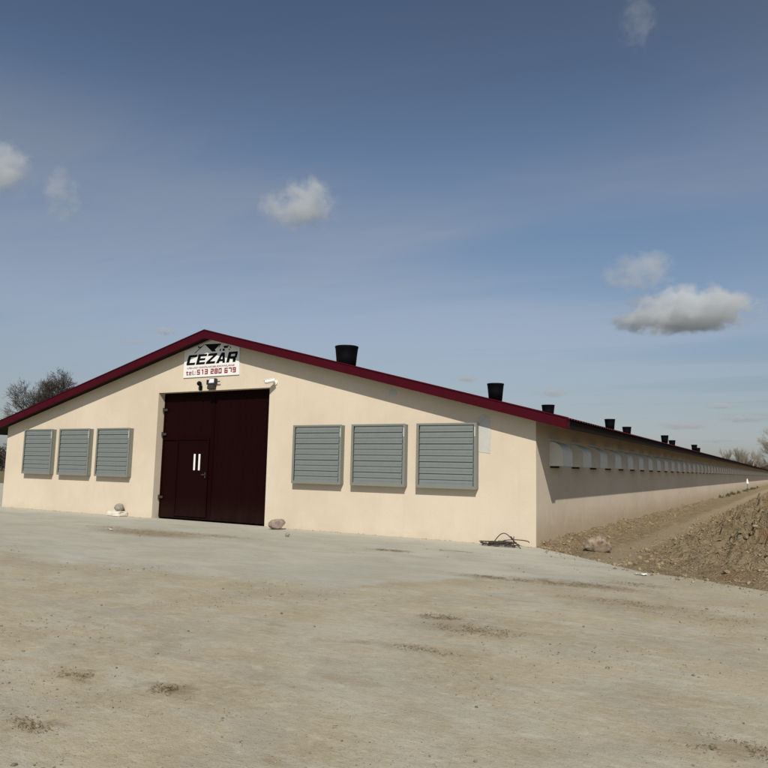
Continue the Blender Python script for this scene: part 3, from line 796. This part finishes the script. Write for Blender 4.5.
for _ in range(1800):
    x = rr.uniform(.05, 2.2); y = edge_y(x) + rr.random() ** 2 * 22 + .05
    if .9 < x and rr.random() < .85: continue
    s = .012 + .045 * rr.random() ** 4; spots.append((x, y, soil_h(x, y) + s * .2, s))
kind(scatter_rocks('soil_clods', spots, M_CLOD, 5), 'stuff', 'loose brown clods covering the soil bank')
spots = []
while len(spots) < 1500:
    x, y = rr.uniform(-9, 9), rr.uniform(-15, -1.2)
    if y > edge_y(x) - .1 and x > 0: continue
    if x < 1 and y > -6.8 and rr.random() < .8: continue
    s = .004 + .016 * rr.random() ** 6; spots.append((x, y, s * .3, s))
for _ in range(350):
    x = rr.uniform(.3, 9); y = edge_y(x) - rr.random() ** 2 * .8; s = .008 + .025 * rr.random() ** 4; spots.append((x, y, s * .3, s))
for _ in range(700):
    x = rr.uniform(-19, -.05)
    if DOX0 < x < DOX1: continue
    s = .004 + .016 * rr.random() ** 4; spots.append((x, -.01 - abs(rr.gauss(0, .06)) , s * .2, s))
n_c = 0
while n_c < 7000:
    x, y = rr.uniform(-8, 8), rr.uniform(-14.3, -2.5)
    if x > 0 and y > edge_y(x) - .1: continue
    if y > -6.5 and x < .5: continue
    d_ = math.hypot(x - CAM.x, y - CAM.y)
    if mnoise.noise(Vector((x * .55, y * .9, 31))) + .5 * mnoise.noise(Vector((x * 2.6, y * 3.4, 3))) < .10 + .3 * rr.random(): continue
    s = .003 + .009 * rr.random() ** 4; spots.append((x, y, s * .25, s)); n_c += 1
kind(scatter_rocks('pebbles', spots, M_PEB, 6), 'stuff', 'small pebbles strewn over the dusty yard')

def slivers(name, items, m, label):
    vs, fs = [], []
    for (x, y, z, ln, w, a, tilt) in items:
        dx_, dy_ = math.cos(a), math.sin(a); up = math.sin(tilt) * ln
        o = len(vs); hx, hy = -dy_ * w * .5, dx_ * w * .5; L2 = ln * math.cos(tilt) * .5
        p0 = (x - dx_ * L2, y - dy_ * L2, z); p1 = (x + dx_ * L2, y + dy_ * L2, z + up)
        vs += [(p0[0] + hx, p0[1] + hy, p0[2]), (p0[0] - hx, p0[1] - hy, p0[2]), (p0[0], p0[1], p0[2] + w), (p1[0] + hx * .5, p1[1] + hy * .5, p1[2]), (p1[0] - hx * .5, p1[1] - hy * .5, p1[2]), (p1[0], p1[1], p1[2] + w * .6)]
        fs += [(o, o + 1, o + 4, o + 3), (o + 1, o + 2, o + 5, o + 4), (o + 2, o, o + 3, o + 5), (o, o + 2, o + 1), (o + 3, o + 4, o + 5)]
    return kind(pydata(name, vs, fs, m), 'stuff', label)
items = []
for bx, by, rx, ry, amt in BLOBS:
    n = int(800 * amt * min(1.0, rx * ry * 9 + .25))
    for _ in range(n):
        x, y = rr.gauss(bx, rx * .5), rr.gauss(by, ry * .5)
        if mnoise.noise(Vector((x * 5, y * 5, 1))) < -.1: continue
        items.append((x, y, rr.uniform(.001, .012), rr.uniform(.008, .034), rr.uniform(.0015, .004), rr.uniform(0, 6.3), rr.uniform(0, .2)))
slivers('straw_litter', items, M_STRAW_D, 'trodden brown straw in patches on the yard')
items = []
for _ in range(1500):
    x, y = rr.uniform(-6, 8), rr.uniform(-14.6, -3.5)
    if y > edge_y(x) and x > 0: continue
    if mnoise.noise(Vector((x * .8, y * .8, 7))) < .0: continue
    items.append((x, y, .001, rr.uniform(.008, .04), rr.uniform(.001, .0025), rr.uniform(0, 6.3), rr.uniform(0, .2)))
slivers('loose_straw', items, M_STRAW, 'single straws scattered over the dusty concrete')
items = []
for _ in range(6500):
    x, y = rr.uniform(2.0, 8.5), rr.uniform(-4.5, 20)
    if y < edge_y(x) or mnoise.noise(Vector((x * 1.1, y * 1.1, 12))) < -.05: continue
    items.append((x, y, soil_h(x, y) + rr.uniform(.0, .02), rr.uniform(.03, .16), rr.uniform(.002, .006), rr.uniform(0, 6.3), rr.uniform(-.2, .6)))
slivers('dry_roots', items, M_FIBRE, 'pale dry roots and stalks lying on the soil bank')
items = []
for _ in range(6500):
    y = rr.uniform(36, 100); x = .06 + abs(rr.gauss(0, .16))
    if mnoise.noise(Vector((x * 2, y * .35, 3))) < .02: continue
    items.append((x, y, soil_h(x, y), rr.uniform(.06, .2), rr.uniform(.008, .016), rr.uniform(0, 6.3), rr.uniform(.8, 1.45)))
slivers('grass', items, M_GRASS, 'short green grass along the foot of the side wall')

# ------------------------------------------------------------------ bare trees
M_BARK = simple('dark_bark', (.060, .050, .042), .95, var=.25, scale=3, spec=.1)
M_TWIG = simple('dark_twigs', (.070, .056, .047), .95, var=.2, scale=2, spec=.1)
M_BIRCH = simple('pale_bark', (.30, .28, .24), .9, var=.25, scale=3, spec=.1)
M_PTWIG = simple('brown_twigs', (.26, .235, .195), .95, var=.2, scale=2, spec=.1)

def limb(vs, fs, p, q, r0, r1, seg):
    d = (q - p).normalized(); a = d.orthogonal().normalized(); b = d.cross(a); o = len(vs)
    for c, r in ((p, r0), (q, r1)):
        for k in range(seg):
            an = 2 * math.pi * k / seg; vs.append(tuple(c + (a * math.cos(an) + b * math.sin(an)) * r))
    for k in range(seg): fs.append((o + k, o + (k + 1) % seg, o + seg + (k + 1) % seg, o + seg + k))

def bare_tree(name, loc, height, spread, seed, mb, mtw, label, depth=6, dome=None, upright=.25, trunk_h=.25, group=None, rmin=.008):
    rr = random.Random(seed); tv, tf, cv, cf = [], [], [], []
    def grow(p, d, ln, r, lev):
        n = 3 if lev < depth - 1 else 2
        for i in range(n):
            d2 = (d + Vector((rr.gauss(0, .16), rr.gauss(0, .16), rr.gauss(0, .10) + upright * .12))).normalized()
            q = p + d2 * ln / n; r2 = max(rmin, r * (1 - .32 / n))
            if dome and lev >= 2 and Vector((q.x / (dome * height), q.y / (dome * height), (q.z - .56 * height) / (.44 * height))).length > 1 + .07 * rr.gauss(0, 1): return
            big = lev < 2
            limb(tv if big else cv, tf if big else cf, p, q, r, r2, 6 if big else (4 if lev < 4 else 3))
            if lev < depth and (i > 0 or lev > 1):
                for _ in range(1 if lev < 1 else rr.choice((1, 1, 2))):
                    sd = d2.orthogonal().normalized(); sd.rotate(Matrix.Rotation(rr.uniform(0, 6.28), 3, d2))
                    nd = (d2 * rr.uniform(.55, 1.0) + sd * rr.uniform(.55, 1.0) * spread + Vector((0, 0, upright * .4))).normalized()
                    grow(q, nd, ln * rr.uniform(.55, .78), max(rmin, r2 * rr.uniform(.45, .62)), lev + 1)
            p, d, r = q, d2, r2
        if lev < depth: grow(p, d, ln * .7, max(rmin, r * .85), lev + 1)
    grow(Vector((0, 0, -.1)), Vector((0, 0, 1)), height * trunk_h * 1.2, height * .022, 0)
    zmax = max(v[2] for v in cv); k = height / zmax
    tv = [tuple(c * k for c in v) for v in tv]; cv = [tuple(c * k for c in v) for v in cv]
    e = empty(name, loc); e.rotation_euler.z = rr.uniform(0, 6.28)
    pydata('trunk', tv, tf, mb, e); pydata('crown', cv, cf, mtw, e)
    tag(e, label, 'tree', group)
    return e
def at(px, py_h, dist, zb=0.0):
    """ground position seen at pixel column px at a distance, and the height that reaches image row py_h"""
    q = ray(px, py_h); hz = math.hypot(q.x, q.y); f = dist / hz
    return (CAM.x + q.x * f, CAM.y + q.y * f, zb), CAM.z + q.z * f
def plant(px, top, dist, **k):
    loc, hh = at(px, top, dist); return bare_tree(loc=loc, height=hh + k.pop('extra', 0), **k)
GL = 'bare trees behind the left roof slope'
plant(37, 366, 92, name='bare_tree', spread=1.15, seed=3, mb=M_BARK, mtw=M_TWIG, label='large bare dark tree with a round crown over the left eave', depth=7, dome=.29, group=GL, upright=.12)
plant(70, 371, 104, name='bare_tree', spread=.75, seed=12, mb=M_BARK, mtw=M_TWIG, label='smaller bare tree right of the big one behind the left roof slope', depth=6, dome=.26, upright=.5, group=GL)
M_WOOD = simple('wood_brown', (.11, .092, .07), .95, var=.25, scale=.3, spec=.1)
GR = 'bare trees beyond the far end of the building'
plant(776, 426, 190, name='bare_tree', spread=.8, seed=5, mb=M_BIRCH, mtw=M_PTWIG, label='tallest pale bare tree at the right edge beyond the building', depth=6, upright=.5, group=GR, rmin=.011)
plant(737, 446, 230, name='bare_tree', spread=.55, seed=6, mb=M_BIRCH, mtw=M_PTWIG, label='slim pale bare tree with a bushy top in the middle of three', depth=5, upright=.7, group=GR, rmin=.011)
plant(742, 446.5, 236, name='bare_tree', spread=.55, seed=16, mb=M_BIRCH, mtw=M_PTWIG, label='slim pale bare tree close on the right of the bushy one', depth=5, upright=.7, group=GR, rmin=.011)
plant(724, 447.5, 225, name='bare_tree', spread=.6, seed=8, mb=M_BIRCH, mtw=M_PTWIG, label='small round bare tree standing left of the other far trees', depth=5, upright=.6, group=GR, rmin=.011)
plant(755, 449, 215, name='bare_tree', spread=.7, seed=18, mb=M_BIRCH, mtw=M_PTWIG, label='low bare tree just left of the tallest pale tree', depth=5, upright=.5, group=GR, rmin=.011)

# far woods: one mass of trunks and twigs on each horizon
def wood(name, spots, m, label, seed):
    rr = random.Random(seed); vs, fs = [], []
    for x, y, h_ in spots:
        p = Vector((x, y, -.1)); limb(vs, fs, p, p + Vector((0, 0, h_ * .8)), .16, .06, 4)
        for _ in range(38):
            z = h_ * rr.uniform(.08, .85); a = rr.uniform(0, 6.28); r = h_ * .28 * (1.1 - z / h_)
            b = p + Vector((0, 0, z)); tip = b + Vector((math.cos(a) * r, math.sin(a) * r, h_ * rr.uniform(.05, .2)))
            limb(vs, fs, b, tip, .06, .03, 3)
            for _ in range(2):
                c = b.lerp(tip, rr.uniform(.3, .9)); limb(vs, fs, c, c + Vector((rr.gauss(0, .7), rr.gauss(0, .7), rr.uniform(.2, 1.2))), .045, .03, 3)
    return kind(pydata(name, vs, fs, m), 'stuff', label)
sp = []
for _ in range(260):
    px = rr.uniform(690, 960); d = rr.uniform(255, 330); (x, y, z), hh = at(px, 459, d); sp.append((x, y, hh * rr.uniform(.82, 1.08)))
wood('far_wood', sp, M_WOOD, 'low brown wood on the horizon beyond the building', 2)
sp = []
for _ in range(160):
    px = rr.uniform(-260, 30); d = rr.uniform(120, 200); (x, y, z), hh = at(px, 448, d); sp.append((x, y, hh * rr.uniform(.7, 1.1)))
wood('far_hedge', sp, M_TWIG, 'dark hedge of bare bushes on the left horizon', 3)

# ------------------------------------------------------------------ clouds (real volumes, kilometres away)
def cloud_mat(name, dens, flat, seed, soft, scale, aspect=1.0):
    m, t = mat(name)
    p = t.node('ShaderNodeTexCoord').outputs['Object']       # unit sphere coordinates: the mesh is scaled
    q = t.vm('ADD', t.vm('MULTIPLY', p, (aspect, aspect, 1)), (seed * 3.7, seed * 1.9, seed * 5.3))
    n = t.noise(q, scale, 6, .62, .3); n2 = t.noise(q, scale * .45, 2, .5)
    x, y, z = t.xyz(p)
    zz = t.m('MULTIPLY', z, t.m('ADD', 1.0, t.m('MULTIPLY', t.m('LESS_THAN', z, 0.0), flat)))
    r = t.vm('LENGTH', t.comb(x, y, zz))
    body = t.m('SUBTRACT', 1.0, r)
    v = t.m('ADD', body, t.m('ADD', t.m('MULTIPLY_ADD', n, 2.5, -1.43), t.m('MULTIPLY_ADD', n2, 1.3, -.74)))
    d = t.m('MULTIPLY', t.m('MULTIPLY', t.sst(v, .0, soft), t.sst(r, .72, .98, 1, 0)), dens)
    pv = t.node('ShaderNodeVolumePrincipled', {'Color': (.87, .895, .92), 'Density': d, 'Anisotropy': .1})
    t.l.new(pv.outputs[0], t.node('ShaderNodeOutputMaterial').inputs['Volume'])
    return m
CL = 'clouds in the sky'
def cloud(px, py, w, h_, dist, dens, label, flat=.8, seed=1.0, soft=.45, scale=2.2, depth=.8):
    q = ray(px, py); c = CAM + q * dist; k = dist / FPX
    sx, sz = w * k * .5 * 1.35, h_ * k * .5 * 1.35
    bm = bmesh.new(); bmesh.ops.create_icosphere(bm, subdivisions=4, radius=1)
    o = obj('cloud', bm, cloud_mat('cloud_air', dens / (sx * .5), flat, seed, soft, scale, min(3.0, (sx / sz) ** .7)), None, False, c)
    o.scale = (sx, sx * depth, sz); o.rotation_euler.z = math.atan2(q.y, q.x) - math.pi / 2
    tag(o, label, 'cloud', CL)
    return o
cloud(299, 207, 72, 54, 2600, 1.15, 'puffy grey white cloud alone high above the roof peak', .3, 1.3, .5, 2.8)
cloud(0, 174, 62, 64, 2700, 1.2, 'pale cloud cut by the left picture edge', .6, 2.6, .55, 2.0)
cloud(636, 20, 34, 54, 2600, .13, 'faint torn wisp of cloud at the top right of the sky', .0, 15.4, .6, 3.4)
cloud(60, 194, 34, 46, 2700, .5, 'faint small tuft of cloud right of the leftmost cloud', .0, 3.1, .6, 2.0)
cloud(640, 272, 62, 38, 3200, .7, 'thin grey wisp of cloud above the brightest cloud', .1, 4.7, .6, 2.4)
cloud(688, 319, 118, 52, 3300, 3.2, 'brightest flat bottomed cloud low above the right roof slope', 1.6, 5.2, .30, 3.0)
for px, py, w, h_, dn, sd, lab in ((722, 406, 30, 6, 1.2, 6.1, 'thin dark streak of cloud over the far chimneys'), (744, 419, 50, 7, 1.6, 7.2, 'long thin grey streak of cloud low at the right edge'),
        (682, 426, 52, 8, 1.3, 8.3, 'flat grey cloud streak just above the farthest chimney'), (466, 379, 26, 8, .9, 9.4, 'small grey cloud fleck left of the second chimney'),
        (552, 393, 36, 9, .8, 10.5, 'faint grey cloud fleck above the third chimney'), (164, 331, 24, 9, .9, 11.6, 'small grey cloud fleck left of the roof peak'), (132, 342, 26, 5, .7, 12.7, 'faint flat cloud fleck lowest left of the roof peak'),
        (714, 441, 44, 4, 1.0, 13.8, 'lowest thin cloud streak above the small far trees')):
    cloud(px, py, w, h_, 5200, dn, lab, .2, sd, .6, 2.2, .8)
